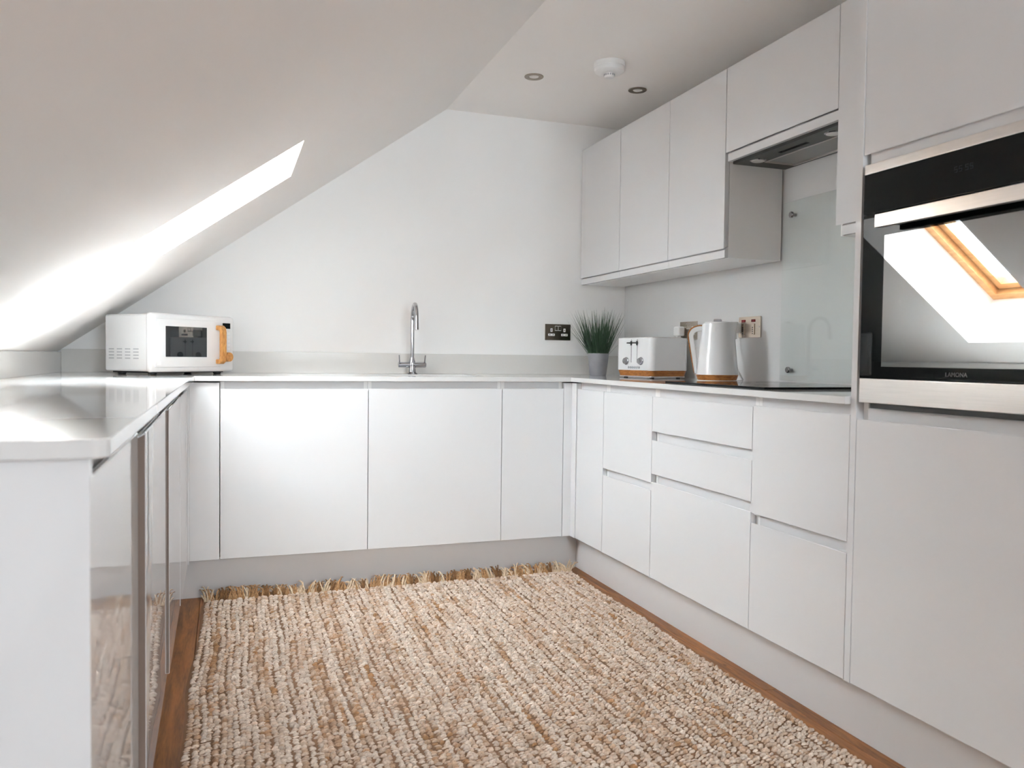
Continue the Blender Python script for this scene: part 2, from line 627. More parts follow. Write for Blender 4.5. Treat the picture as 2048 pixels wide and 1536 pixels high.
unit = thing('base_cabinet', 'wide white base cabinet with two shallow drawers over a deep one, under the hob', 'cabinet', (0.3, -1.05, ZB))
carcass(unit, MR, -0.744, -1.361, 0.54, ZB, ZU)
front('drawer_front', unit, MR, -0.744, -1.361, 0.720, 0.853)
front('drawer_front', unit, MR, -0.744, -1.361, 0.560, 0.688)
front('drawer_front', unit, MR, -0.744, -1.361, ZB, 0.530)
channel(unit, MR, -0.744, -1.361, [(0.853, 0.880), (0.688, 0.720), (0.530, 0.560)])

unit = thing('base_cabinet', 'white base cabinet of two equal drawer fronts beside the tall oven housing', 'cabinet', (0.3, -1.56, ZB))
carcass(unit, MR, -1.361, -1.7695, 0.54, ZB, ZU)
front('drawer_front', unit, MR, -1.361, -1.7695, 0.526, 0.857)
front('drawer_front', unit, MR, -1.361, -1.7695, ZB, 0.497)
channel(unit, MR, -1.361, -1.7695, [(0.857, 0.880), (0.497, 0.526)])

# ---- back run
labels = ['white base cabinet with one wide door beside the filler post of the glossy left run',
          'white sink base cabinet with one wide door under the mixer tap',
          'narrow white base cabinet with one door by the right-hand inner corner']
for (a0, a1), lab in zip(((-1.538, -0.945), (-0.945, -0.345), (-0.345, -0.045)), labels):
    unit = thing('base_cabinet', lab, 'cabinet', ((a0 + a1) / 2, 0.3, ZB))
    carcass(unit, MB_, a0, a1, 0.56, ZB, ZU)
    front('door', unit, MB_, a0, a1, ZB, 0.852)
    channel(unit, MB_, a0, a1, [(0.852, 0.880)])

# ---- left run (doors hang a few millimetres out of line)
YE = -2.50
lab = ['white base cabinet with glossy door next to the end panel of the left run',
       'white base cabinet with glossy door standing slightly ajar, second from the end panel',
       'white base cabinet with glossy door, third from the end panel of the left run',
       'white corner base cabinet with glossy blank door in the left inner corner']
for (a0, a1, sk), l in zip(((-2.478, -1.865, (0.008, 0.0105)), (-1.865, -1.20, (-0.002, 0.004)), (-1.20, -0.605, (-0.001, 0.002)), (-0.605, -0.06, (0.001, 0.001))), lab):
    unit = thing('base_cabinet', l, 'cabinet', (-1.93, (a0 + a1) / 2, ZB))
    carcass(unit, ML, a0, a1, 0.54, ZB, ZU, front_d=FT + 0.013)
    front('door', unit, ML, a0, a1, ZB, 0.852, skew=sk)
    channel(unit, ML, a0, a1, [(0.852, 0.880)], d=0.0335)
    if sk[1] > 0 and a0 > -2.4:                # taupe strip on the near edge of the doors that stand proud
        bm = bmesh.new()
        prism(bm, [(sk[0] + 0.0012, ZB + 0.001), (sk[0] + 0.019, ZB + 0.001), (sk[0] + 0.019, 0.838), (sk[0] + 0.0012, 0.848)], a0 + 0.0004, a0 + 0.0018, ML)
        eb = mk('edge_strip', bm, TAUPE, unit, world=True, smooth=False)
        eb['label'] = 'taupe strip on the near edge of the door'
tag(mk('end_panel', B((XL + 0.002, LX + 0.002, YE, YE + 0.020, 0.0, ZU), bev=0.001), CAB), 'white end panel closing the near end of the left run', 'panel')

# ---- fillers in the inner corners
bm = bmesh.new()
bx(bm, -0.044, -0.002, 0.0, 0.020, ZB, 0.878, bev=0.001)
bx(bm, -0.004, 0.020, -0.050, 0.020, ZB, 0.878, bev=0.001)
tag(mk('corner_post', bm, CAB), 'slim white L-shaped corner post between the sink run and hob run', 'filler')
bm = bmesh.new()
bx(bm, LX + 0.002, -1.540, 0.0, 0.020, ZB, 0.878, bev=0.001)
bx(bm, LX - 0.018, LX + 0.004, -0.058, 0.020, ZB, 0.878, bev=0.001)
tag(mk('corner_post', bm, CAB), 'white corner filler post where the glossy left run meets the sink run', 'filler')

# ---- plinths
tag(mk('plinth', B((0.055, 0.071, -2.40, 0.0725, 0.0, 0.163), bev=0.0008), PLIN), 'long white plinth board under the drawer run and tall oven housing', 'plinth')
tag(mk('plinth', B((-1.708, 0.0545, 0.056, 0.072, 0.0, 0.163), bev=0.0008), PLIN), 'white plinth board behind the rug fringe under the sink run', 'plinth')
tag(mk('plinth', B((-1.724, -1.709, YE + 0.021, 0.072, 0.0, 0.163), bev=0.0008), PLIN), 'white plinth board under the glossy left run', 'plinth')

# ---- tall oven housing
TY0, TY1 = -1.771, -2.40
tall = thing('tall_cabinet', 'tall white housing cabinet holding the built-in oven', 'cabinet', (0.28, -2.1, ZB))
mk('end_panel', B((-0.001, 0.556, TY0 - 0.020, TY0, ZB, 2.235), bev=0.0004), CAB, tall, world=True)
carcass(tall, MR, TY0 - 0.0205, TY1, 0.55, ZB, 2.20, open_top=False)
front('door', tall, MR, TY0 - 0.0205, TY1, ZB, 0.848)
front('door', tall, MR, TY0 - 0.0205, TY1, 1.513, 2.20, jtop=False, jbot=True)
channel(tall, MR, TY0 - 0.0205, TY1, [(0.848, 0.872)])
prism_b = bmesh.new()
prism(prism_b, [(0.010, 1.488), (0.0225, 1.488), (0.0225, 1.53), (0.010, 1.53)], TY0 - 0.037, TY1, MR)
mk('top_rail', prism_b, CHAN, tall, world=True, smooth=False)
mk('shelf', B((0.03, 0.54, TY1 + 0.017, TY0 - 0.0375, 0.862, 0.874)), CARC, tall, world=True)
mk('top_panel', B((0.001, 0.55, TY1, TY0 - 0.0205, 2.202, 2.235)), CAB, tall, world=True)

# ---- wall units
WD = 0.265
wl = [('white wall cupboard with one door meeting the back wall', 0.578, 0.125),
      ('middle one of three matching white wall cupboards beside the hood', 0.125, -0.337),
      ('white wall cupboard with one door and an exposed side beside the hood', -0.337, -0.757)]
for l, a0, a1 in wl:
    unit = thing('wall_cabinet', l, 'cabinet', (0.43, (a0 + a1) / 2, 1.388))
    carcass(unit, MWU, a0, a1, WD, 1.388, 2.100, open_top=False, t=0.016)
    front('door', unit, MWU, a0, a1, 1.422, 2.107, jtop=False, jbot=True)
    bm = bmesh.new()
    prism(bm, [(0.006, 1.388), (0.0215, 1.388), (0.0215, 1.430), (0.006, 1.417)], min(a0, a1) + 0.0008, max(a0, a1) - 0.0008, MWU)
    mk('bottom_rail', bm, CAB, unit, world=True, smooth=False)
unit = thing('wall_cabinet', 'short white wall cupboard with a lift-up front over the cooker hood', 'cabinet', (0.43, -1.06, 1.756))
carcass(unit, MWU, -0.758, -1.363, WD, 1.762, 2.100, open_top=False)
front('door', unit, MWU, -0.757, -1.363, 1.786, 2.107, jtop=False, jbot=True)
bm = bmesh.new()
prism(bm, [(0.006, 1.752), (0.0215, 1.752), (0.0215, 1.794), (0.006, 1.781)], -0.766, -1.362, MWU)
mk('bottom_rail', bm, CAB, unit, world=True, smooth=False)
unit = thing('wall_cabinet', 'white wall cupboard between the cooker hood and the tall oven housing', 'cabinet', (0.43, -1.57, 1.388))
carcass(unit, MWU, -1.364, -1.7695, WD, 1.388, 2.100, open_top=False)
front('door', unit, MWU, -1.363, -1.7695, 1.420, 2.107, jtop=False, jbot=True)
bm = bmesh.new()
prism(bm, [(0.010, 1.388), (0.0215, 1.388), (0.0215, 1.430), (0.010, 1.417)], -1.382, -1.769, MWU)
mk('bottom_rail', bm, CAB, unit, world=True, smooth=False)

# ---- cooker hood under the short unit
hood = thing('cooker_hood', 'dark grey integrated cooker hood with mesh filter and two lamps', 'cooker hood', (0.43, -1.06, 1.735))
HZ = 1.742
hx0, hx1, hy0, hy1 = 0.312, 0.552, -1.360, -0.775
fx0, fx1, fy0, fy1 = 0.400, 0.535, -1.285, -0.850
bm = grid_slab([hx0, hx1, fx0, fx1, 0.355, 0.372], [hy0, hy1, fy0, fy1, -1.135, -0.985],
               lambda u, v: not ((fx0 < u < fx1 and fy0 < v < fy1) or (0.355 < u < 0.372 and -1.135 < v < -0.985)), HZ, HZ + 0.018, lambda u, v, w: (u, v, w))
mk('hood_plate', bm, DGREY, hood, world=True, smooth=False)
mk('grease_filter', B((fx0 + 0.001, fx1 - 0.001, fy0 + 0.001, fy1 - 0.001, HZ + 0.004, HZ + 0.010)), MESHG, hood, world=True)
mk('filter_rim', B((fx0 - 0.002, fx0 + 0.004, fy0, fy1, HZ - 0.002, HZ + 0.004), (fx1 - 0.004, fx1 + 0.002, fy0, fy1, HZ - 0.002, HZ + 0.004),
                   (fx0, fx1, fy0 - 0.002, fy0 + 0.004, HZ - 0.002, HZ + 0.004), (fx0, fx1, fy1 - 0.004, fy1 + 0.002, HZ - 0.002, HZ + 0.004)), STEEL, hood, world=True)
mk('control_recess', B((0.356, 0.371, -1.134, -0.986, HZ + 0.012, HZ + 0.017)), BLACK, hood, world=True)
for yy in (-0.862, -1.262):
    bm = bmesh.new()
    disc_at(bm, (0.362, yy, HZ + 0.003), (0, 0, -1), 0.030, 0.006, 28, [(0.030, 0), (0.030, 0.004), (0.027, 0.006)])
    lp = mk('lamp', bm, CHROME, hood, world=True)
    bm = bmesh.new()
    disc_at(bm, (0.362, yy, HZ - 0.002), (0, 0, -1), 0.024, 0.0025, 24)
    mk('lamp_lens', bm, LENS, lp, world=True)

# ---- worktop with sink cut-out
SX0, SX1, SY0, SY1 = -0.90, -0.40, 0.09, 0.44
EX = -1.633
us = [XL + 0.001, XR - 0.001, EX, -0.020, SX0, SX1]
vs = [YB - 0.001, -0.020, -2.515, -1.7705, SY0, SY1]


def wt_filled(u, v):
    if SX0 < u < SX1 and SY0 < v < SY1:
        return False
    return v > -0.020 or u < EX or (u > -0.020 and v > -1.7705)


bm = grid_slab(us, vs, wt_filled, ZU, ZW, lambda u, v, w: (u, v, w))
ve = [e for e in bm.edges if abs(e.verts[0].co.z - e.verts[1].co.z) > 0.01 and
      (all(abs(v.co.x - EX) < 1e-4 and abs(v.co.y + 2.515) < 1e-4 for v in e.verts) or
       all(SX0 - .01 < v.co.x < SX1 + .01 and SY0 - .01 < v.co.y < SY1 + .01 for v in e.verts))]
bmesh.ops.bevel(bm, geom=ve, offset=0.018, segments=6, affect='EDGES', profile=0.5)
te = [e for e in bm.edges if len(e.link_faces) == 2 and e.calc_face_angle(0) > 1.2]
bmesh.ops.bevel(bm, geom=te, offset=0.0016, segments=2, affect='EDGES', profile=0.5)
tag(mk('worktop', bm, QUARTZ), 'U-shaped glossy white quartz worktop on the base cabinets', 'worktop')

# undermounted sink
sink = thing('sink', 'white undermounted sink basin set in the worktop below the tap', 'sink', (-0.65, 0.265, 0.70))
e = 0.012
bm = grid_slab([SX0 - e, SX0, SX1, SX1 + e], [SY0 - e, SY0, SY1, SY1 + e], lambda u, v: not (SX0 < u < SX1 and SY0 < v < SY1), 0.70, ZU - 0.001, lambda u, v, w: (u, v, w))
mk('basin_wall', bm, WPLAST, sink, world=True, smooth=False)
mk('basin_floor', B((SX0 - e, SX1 + e, SY0 - e, SY1 + e, 0.69, 0.70)), WPLAST, sink, world=True)
bm = bmesh.new()
disc_at(bm, (-0.65, 0.30, 0.70), (0, 0, 1), 0.045, 0.003, 28)
mk('drain', bm, CHROME, sink, world=True)

# upstands
tag(mk('upstand', B((XL + 0.016, XR - 0.001, YB - 0.016, YB - 0.001, ZW, 1.006), bev=0.001), UPST), 'low grey-white quartz upstand along the back wall behind the tap', 'upstand')
tag(mk('upstand', B((XL + 0.0005, XL + 0.0155, -2.515, YB - 0.001, ZW, 0.992), bev=0.001), UPST), 'low grey-white quartz upstand under the sloping ceiling behind the microwave', 'upstand')

# ------------------------------------------------------------------ oven
oven = thing('oven', 'built-in black glass oven with brushed steel handle and trims', 'oven', (0.25, -2.1, 0.88))
OY0, OY1 = -2.396, -1.8035
OX = -0.006
mk('body', B((0.002, 0.50, OY0 + 0.03, OY1 - 0.03, 0.878, 1.475)), BLACKP, oven, world=True)
mk('top_trim', B((OX, 0.004, OY0, OY1, 1.4605, 1.485), bev=0.0015), STEEL, oven, world=True)
mk('control_panel', B((OX, 0.004, OY0, OY1, 1.361, 1.460), bev=0.001), BLACK, oven, world=True)
door = mk('oven_door', B((OX, 0.004, OY0, OY1, 0.952, 1.3595), bev=0.0015), BLACK, oven, world=True)
mk('oven_window', B((OX - 0.0012, OX + 0.001, OY0 + 0.072, OY1 - 0.072, 0.982, 1.302), bev=0.0005), OVENG, door, world=True)
bar = bmesh.new()
bx(bar, -0.052, -0.037, OY0 + 0.086, -1.889, 1.3150, 1.3465, bev=0.0012)
hb = mk('handle', bar, STEEL, door, world=True)
for yy in (-1.925, OY0 + 0.122):
    mk('handle_mount', B((-0.038, OX + 0.001, yy - 0.012, yy + 0.012, 1.321, 1.341), bev=0.001), BLACKP, oven, world=True)
mk('bottom_trim', B((OX, 0.004, OY0, OY1, 0.891, 0.9515), bev=0.0015), STEEL, oven, world=True)


def text_mesh(s, size, extrude=0.0004):
    cu = bpy.data.curves.new('lettering', 'FONT')
    cu.body = s
    cu.size = size
    cu.extrude = extrude
    cu.align_x = 'CENTER'
    cu.align_y = 'CENTER'
    o = bpy.data.objects.new('lettering', cu)
    COL.objects.link(o)
    dg = bpy.context.evaluated_depsgraph_get()
    me = bpy.data.meshes.new_from_object(o.evaluated_get(dg))
    bpy.data.objects.remove(o)
    return me


me = text_mesh('LAMONA', 0.0135)
me.transform(Matrix(((0, 0, -1, 0), (-1, 0, 0, 0), (0, 1, 0, 0), (0, 0, 0, 1))))       # facing -x, reading towards -y
me.transform(Matrix.Translation((OX - 0.0006, -2.092, 0.967)))
mk('lettering', me, LETTER, oven, world=True, smooth=False)
# clock: four faint seven-segment digits on the control panel
bm = bmesh.new()
for k in range(4):
    yc = -2.075 - k * 0.012 - (0.004 if k > 1 else 0)
    zc = 1.418
    w, h, t = 0.0036, 0.0062, 0.0007
    for (a, b, c, d) in ((-w, w, h - t, h), (-w, w, -t / 2, t / 2), (-w, w, -h, -h + t), (w - t, w, 0, h), (-w, -w + t, -h, 0)):
        bx(bm, OX - 0.0005, OX + 0.0002, yc + a, yc + b, zc + c, zc + d)
mk('clock_display', bm, LED, oven, world=True, smooth=False)

# ------------------------------------------------------------------ hob
hob = thing('hob', 'flat black glass hob set on the worktop beneath the hood', 'hob', (0.29, -1.06, ZW))
mk('glass_plate', B((0.040, 0.545, -1.360, -0.765, ZW + 0.0005, ZW + 0.0075), bev=0.0015), BLACK, hood and hob, world=True)
for i in range(4):
    bm = bmesh.new()
    disc_at(bm, (0.09, -1.00 - 0.04 * i, ZW + 0.0074), (0, 0, 1), 0.006, 0.0003, 16)
    mk('touch_key', bm, LETTER, hob, world=True, smooth=False)
for cx, cy, r in ((0.20, -0.92, 0.09), (0.20, -1.21, 0.072), (0.42, -0.92, 0.072), (0.42, -1.21, 0.09)):
    bm = bmesh.new()
    lathe(bm, [(r, ZW + 0.0072), (r, ZW + 0.0077), (r - 0.0015, ZW + 0.0077), (r - 0.0015, ZW + 0.0072)], 48, cx, cy, False, False)
    mk('cooking_zone_ring', bm, LETTER, hob, world=True)

# glass splashback on stand-off fixings
sp = thing('splashback', 'clear glass splashback sheet fixed to the grey wall behind the hob', 'splashback', (0.545, -1.28, 0.92))
mk('glass_sheet', B((0.541, 0.547, -1.768, -0.783, 0.916, 1.608), bev=0.0006), SPLASH, sp, world=True)
for yy in (-0.836, -1.715):
    for zz in (0.958, 1.556):
        bm = bmesh.new()
        disc_at(bm, (0.559, yy, zz), (-1, 0, 0), 0.009, 0.026, 20, [(0.006, 0), (0.006, 0.018), (0.012, 0.018), (0.012, 0.0235), (0.010, 0.026)])
        mk('fixing', bm, CHROME, sp, world=True)

# ------------------------------------------------------------------ mixer tap
tap = thing('mixer_tap', 'chrome swan-neck mixer tap with two lever handles behind the sink', 'tap', (-0.648, 0.495, ZW))
bm = bmesh.new()
lathe(bm, [(0.026, 0), (0.026, 0.004), (0.019, 0.010), (0.016, 0.030), (0.017, 0.044), (0.017, 0.058), (0.013, 0.075), (0.0115, 0.082)], 28)
mk('tap_body', bm, CHROME, tap)
bm = bmesh.new()
R = 0.078
dirv = Vector((-0.09, -0.996, 0))
pts = [Vector((0, 0, 0.075)), Vector((0, 0, 0.16)), Vector((0, 0, 0.262))]
for k in range(1, 17):
    a = math.pi * k / 16
    pts.append(Vector((0, 0, 0.262)) + dirv * (R - R * math.cos(a)) + Vector((0, 0, R * math.sin(a))))
pts += [pts[-1] + Vector((0, 0, -0.03)) + dirv * 0.004, pts[-1] + Vector((0, 0, -0.048)) + dirv * 0.007]
tube(bm, pts, 0.0095, 16)
mk('spout', bm, CHROME, tap)
bm = bmesh.new()
tube(bm, [(-0.069, 0, 0.046), (-0.067, 0, 0.046), (0.067, 0, 0.046), (0.069, 0, 0.046)], [0.011, 0.0135, 0.0135, 0.011], 20)
mk('cross_bar', bm, CHROME, tap)
for s in (-1, 1):
    bm = bmesh.new()
    tube(bm, [(s * 0.062, 0, 0.05), (s * 0.064, 0, 0.07), (s * 0.066, -0.004, 0.094)], [0.0032, 0.0028, 0.0026], 10)
    mk('lever_handle', bm, CHROME, tap)

# ------------------------------------------------------------------ microwave
mw = thing('microwave', 'white retro microwave with olive-wood handle set diagonally in the corner', 'microwave', (-1.798, 0.052, ZW), 0.745)
# local frame: x along the front, y to the rear, z up
W_, D_, H0, H1 = 0.430, 0.285, 0.014, 0.250
bm = bmesh.new()
bx(bm, 0.006, W_ - 0.006, 0.022, D_, H0, H1 - 0.004, bev=0.010, seg=3)
body = mk('body', bm, WPLAST, mw)
bm = bmesh.new()
bx(bm, 0, W_, 0, 0.030, H0 - 0.002, H1, bev=0.012, seg=4)
face = mk('front_panel', bm, WPLAST, mw)
bm = bmesh.new()
bx(bm, 0.022, 0.352, -0.006, 0.002, H0 + 0.018, H1 - 0.022, bev=0.0025)
mdoor = mk('door', bm, WPLAST, mw)
mk('door_window', B((0.068, 0.274, -0.0075, -0.0055, H0 + 0.060, H1 - 0.052), bev=0.0005), MWGLASS, mdoor)
mk('badge', B((0.028, 0.046, -0.0072, -0.0058, H0 + 0.026, H0 + 0.042), bev=0.0005), WPLAST2, mdoor)
# wooden pull handle
bm = bmesh.new()
hx = 0.335
prof = [(-0.006, 0.045), (-0.030, 0.045), (-0.042, 0.055), (-0.046, 0.075), (-0.046, 0.180), (-0.042, 0.200), (-0.030, 0.210), (-0.006, 0.210)]
prof_in = [(-0.006, 0.190), (-0.024, 0.190), (-0.028, 0.184), (-0.028, 0.070), (-0.024, 0.065), (-0.006, 0.065)]
P = prof + prof_in
prism(bm, [(d, z) for d, z in P], hx - 0.013, hx + 0.013, lambda d, a, z: (a, d, z))
bmesh.ops.bevel(bm, geom=bm.edges[:], offset=0.0035, segments=2, affect='EDGES', profile=0.5)
mk('handle', bm, OLIVE, mdoor)
# display, keys, dial
mk('display', B((0.366, 0.408, -0.0012, 0.001, H1 - 0.052, H1 - 0.028), bev=0.0004), BLACK, mw)
for r in range(5):
    for c in range(2):
        mk('key', B((0.368 + c * 0.021, 0.385 + c * 0.021, -0.0015, 0.001, 0.172 - r * 0.017, 0.183 - r * 0.017), bev=0.0006), WPLAST2, mw)
bm = bmesh.new()
disc_at(bm, (0.389, 0.001, 0.075), (0, -1, 0), 0.021, 0.022, 28, [(0.021, 0), (0.020, 0.020), (0.018, 0.022)])
mk('dial', bm, OLIVE, mw)
# side vents: four columns of four slots on the left flank
for c in range(4):
    for r in range(4):
        yy = 0.075 + c * 0.050
        zz = H0 + 0.050 + r * 0.0125
        bm = bmesh.new()
        bx(bm, 0.0052, 0.0068, yy, yy + 0.032, zz, zz + 0.0048)
        mk('vent_slot', bm, GREYPL, body)
for (fx, fy) in ((0.05, 0.05), (W_ - 0.05, 0.05), (0.05, D_ - 0.05), (W_ - 0.05, D_ - 0.05)):
    bm = bmesh.new()
    lathe(bm, [(0.014, 0), (0.017, 0.004), (0.017, 0.018)], 18, fx, fy)
    mk('foot', bm, BLACKP, mw)
mk('base_plate', B((0.03, W_ - 0.03, 0.035, D_ - 0.02, H0 - 0.006, H0 + 0.002)), BLACKP, mw)

# ------------------------------------------------------------------ toaster
ts = thing('toaster', 'white toaster with a wooden base band and two levers beside the kettle', 'toaster', (0.30, -0.19, ZW), 0.15)
# local: levers on the -x side, long side along y
A_, B_, T0, T1 = 0.222, 0.272, 0.035, 0.188
bm = bmesh.new()
bx(bm, 0, A_, 0, B_, T0, T1)
ve = [e for e in bm.edges if abs(e.verts[0].co.z - e.verts[1].co.z) > 0.05]
bmesh.ops.bevel(bm, geom=ve, offset=0.026, segments=6, affect='EDGES', profile=0.5)
te = [e for e in bm.edges if len(e.link_faces) == 2 and e.calc_face_angle(0) > 1.0]
bmesh.ops.bevel(bm, geom=te, offset=0.004, segments=3, affect='EDGES', profile=0.5)
mk('body', bm, WPLAST, ts)
bm = bmesh.new()
bx(bm, 0.001, A_ - 0.001, 0.001, B_ - 0.001, 0.010, T0 + 0.003)
for v in bm.verts:
    if v.co.z < 0.02:
        v.co.x += 0.007 if v.co.x < A_ / 2 else -0.007
        v.co.y += 0.007 if v.co.y < B_ / 2 else -0.007
ve = [e for e in bm.edges if abs(e.verts[0].co.z - e.verts[1].co.z) > 0.01]
bmesh.ops.bevel(bm, geom=ve, offset=0.025, segments=6, affect='EDGES', profile=0.5)
mk('wood_band', bm, ACACIA, ts)
bm = bmesh.new()
bx(bm, 0.013, A_ - 0.013, 0.013, B_ - 0.013, 0.005, 0.011, bev=0.002)
mk('base_rim', bm, WPLAST2, ts)
for fx in (0.035, A_ - 0.035):
    for fy in (0.035, B_ - 0.035):
        bm = bmesh.new()
        lathe(bm, [(0.010, 0), (0.010, 0.006)], 14, fx, fy)
        mk('foot', bm, BLACKP, ts)
mk('top_plate', B((0.026, A_ - 0.020, 0.026, B_ - 0.026, T1 - 0.001, T1 + 0.003), bev=0.001), STEEL, ts)
for fy in (0.052, 0.098, 0.146, 0.192):
    mk('bread_slot', B((0.036, A_ - 0.034, fy, fy + 0.028, T1 + 0.0028, T1 + 0.0036)), BLACKP, ts)
for fy in (0.105, 0.150):
    mk('lever_track', B((-0.0006, 0.001, fy - 0.0012, fy + 0.0012, 0.072, 0.180)), BLACKP, ts)
    bm = bmesh.new()
    bx(bm, -0.022, -0.001, fy - 0.010, fy + 0.010, 0.160, 0.166, bev=0.002)
    bx(bm, -0.004, 0.0, fy - 0.004, fy + 0.004, 0.152, 0.172, bev=0.001)
    mk('lever', bm, BLACKP, ts)
for fy in (0.074, 0.187):
    bm = bmesh.new()
    disc_at(bm, (0.0, fy, 0.079), (-1, 0, 0), 0.016, 0.012, 28, [(0.0185, -0.0005), (0.0185, 0.003), (0.015, 0.004), (0.014, 0.013), (0.0125, 0.0145)])
    kb = mk('dial', bm, CHROME, ts)
    mk('dial_pointer', B((-0.0152, -0.0135, fy - 0.0012, fy + 0.0012, 0.079, 0.090)), GREYPL, kb)
for k in range(6):
    bm = bmesh.new()
    disc_at(bm, (0.0, 0.088 + k * 0.016, 0.049), (-1, 0, 0), 0.005, 0.003, 16, [(0.0055, -0.0005), (0.0055, 0.002), (0.004, 0.003)])
    mk('button', bm, GREYPL, ts)


def plug(parent, c, inv):
    """three-pin plug on the right wall at world point c, body towards -x"""
    bm = bmesh.new()
    x0, y0, z0 = c
    bx(bm, x0 - 0.036, x0, y0 - 0.025, y0 + 0.025, z0 - 0.024, z0 + 0.022, bev=0.008, seg=3)
    bx(bm, x0 - 0.030, x0 - 0.010, y0 - 0.008, y0 + 0.008, z0 - 0.05, z0 - 0.02, bev=0.004)
    bm.transform(inv)
    return mk('plug', bm, WPLAST2, parent)


def inv_of(o):
    return (Matrix.Translation(o.location) @ Matrix.Rotation(o.rotation_euler.z, 4, 'Z')).inverted()


# ------------------------------------------------------------------ kettle
kt = thing('kettle', 'white jug kettle with wood-trimmed handle and base band by the toaster', 'kettle', (0.372, -0.607, ZW), math.atan2(0.556, -0.83))
# local +x points to the handle side
bm = bmesh.new()
lathe(bm, [(0.078, 0.0), (0.080, 0.002), (0.080, 0.007)], 48)
mk('power_base', bm, WPLAST2, kt)
bm = bmesh.new()
lathe(bm, [(0.072, 0.006), (0.077, 0.008), (0.0835, 0.027), (0.0835, 0.029)], 48)
mk('wood_band', bm, ACACIA, kt)
bm = bmesh.new()
prof = [(0.0832, 0.028), (0.0836, 0.032), (0.0805, 0.06), (0.0745, 0.12), (0.0690, 0.17), (0.0655, 0.205), (0.0640, 0.228), (0.0630, 0.238), (0.0600, 0.240), (0.0575, 0.238)]
lathe(bm, prof, 64)
for v in bm.verts:                                  # pouring lip opposite the handle
    if v.co.z > 0.16 and v.co.x < 0:
        k = (v.co.z - 0.16) / 0.08
        ang = math.atan2(v.co.y, -v.co.x)
        v.co.x -= 0.016 * max(0, k) ** 1.8 * max(0, math.cos(ang * 2.2)) if abs(ang) < 0.71 else 0
    if v.co.z > 0.2:
        v.co.z += -0.05 * v.co.x * min(1, (v.co.z - 0.2) / 0.035)
mk('body', bm, WPLAST, kt)
bm = bmesh.new()
lathe(bm, [(0.056, 0.236), (0.055, 0.242), (0.02, 0.245)], 40)
lid = mk('lid', bm, WPLAST, kt)
bm = bmesh.new()
bx(bm, -0.014, 0.018, -0.009, 0.009, 0.244, 0.2545, bev=0.003)
mk('lid_knob', bm, CHROME, lid)


def ribbon(path, inner, halfw):
    """closed band between an outer and an inner path in the local x-z plane"""
    bm = bmesh.new()
    rows = []
    for (ox, oz), (ix, iz) in zip(path, inner):
        rows.append([bm.verts.new((ox, -halfw, oz)), bm.verts.new((ox, halfw, oz)), bm.verts.new((ix, halfw, iz)), bm.verts.new((ix, -halfw, iz))])
    for a, b in zip(rows, rows[1:]):
        for i in range(4):
            j = (i + 1) % 4
            bm.faces.new((a[i], a[j], b[j], b[i]))
    bm.faces.new(list(reversed(rows[0])))
    bm.faces.new(rows[-1])
    bmesh.ops.recalc_face_normals(bm, faces=bm.faces[:])
    le = [e for e in bm.edges if len(e.link_faces) == 2 and e.calc_face_angle(0) > 0.9]
    bmesh.ops.bevel(bm, geom=le, offset=0.0025, segments=2, affect='EDGES', profile=0.5)
    return bm


outer = smooth_path([(0.058, 0, 0.231), (0.080, 0, 0.230), (0.104, 0, 0.220), (0.1195, 0, 0.198), (0.1185, 0, 0.172), (0.108, 0, 0.110), (0.093, 0, 0.034)], 5)
inner = smooth_path([(0.058, 0, 0.207), (0.074, 0, 0.206), (0.090, 0, 0.199), (0.0965, 0, 0.187), (0.0950, 0, 0.170), (0.0840, 0, 0.105), (0.0800, 0, 0.032)], 5)
mid = [o + (i - o) * 0.22 for o, i in zip(outer, inner)]
mk('handle', ribbon([(p.x, p.z) for p in mid], [(p.x, p.z) for p in inner], 0.0125), WPLAST, kt)
mk('handle_wood', ribbon([(p.x, p.z) for p in outer], [(p.x, p.z) for p in mid], 0.0115), ACACIA, kt)
iv = inv_of(kt)
plug(kt, (0.5475, -0.497, 1.132), iv)
bm = bmesh.new()
tube(bm, smooth_path([(0.527, -0.497, 1.085), (0.524, -0.50, 1.05), (0.515, -0.52, 1.01), (0.50, -0.56, 0.96), (0.492, -0.60, 0.925), (0.48, -0.625, 0.910), (0.445, -0.615, 0.909)], 6), 0.0036, 8)
bm.transform(iv)
mk('power_cord', bm, WPLAST2, kt)
iv = inv_of(ts)
plug(ts, (0.5475, -0.045, 1.128), iv)
bm = bmesh.new()
tube(bm, smooth_path([(0.527, -0.045, 1.08), (0.522, -0.05, 1.03), (0.522, -0.06, 0.97), (0.515, -0.08, 0.925), (0.49, -0.09, 0.914)], 6), 0.0036, 8)
bm.transform(iv)
mk('power_cord', bm, WPLAST2, ts)

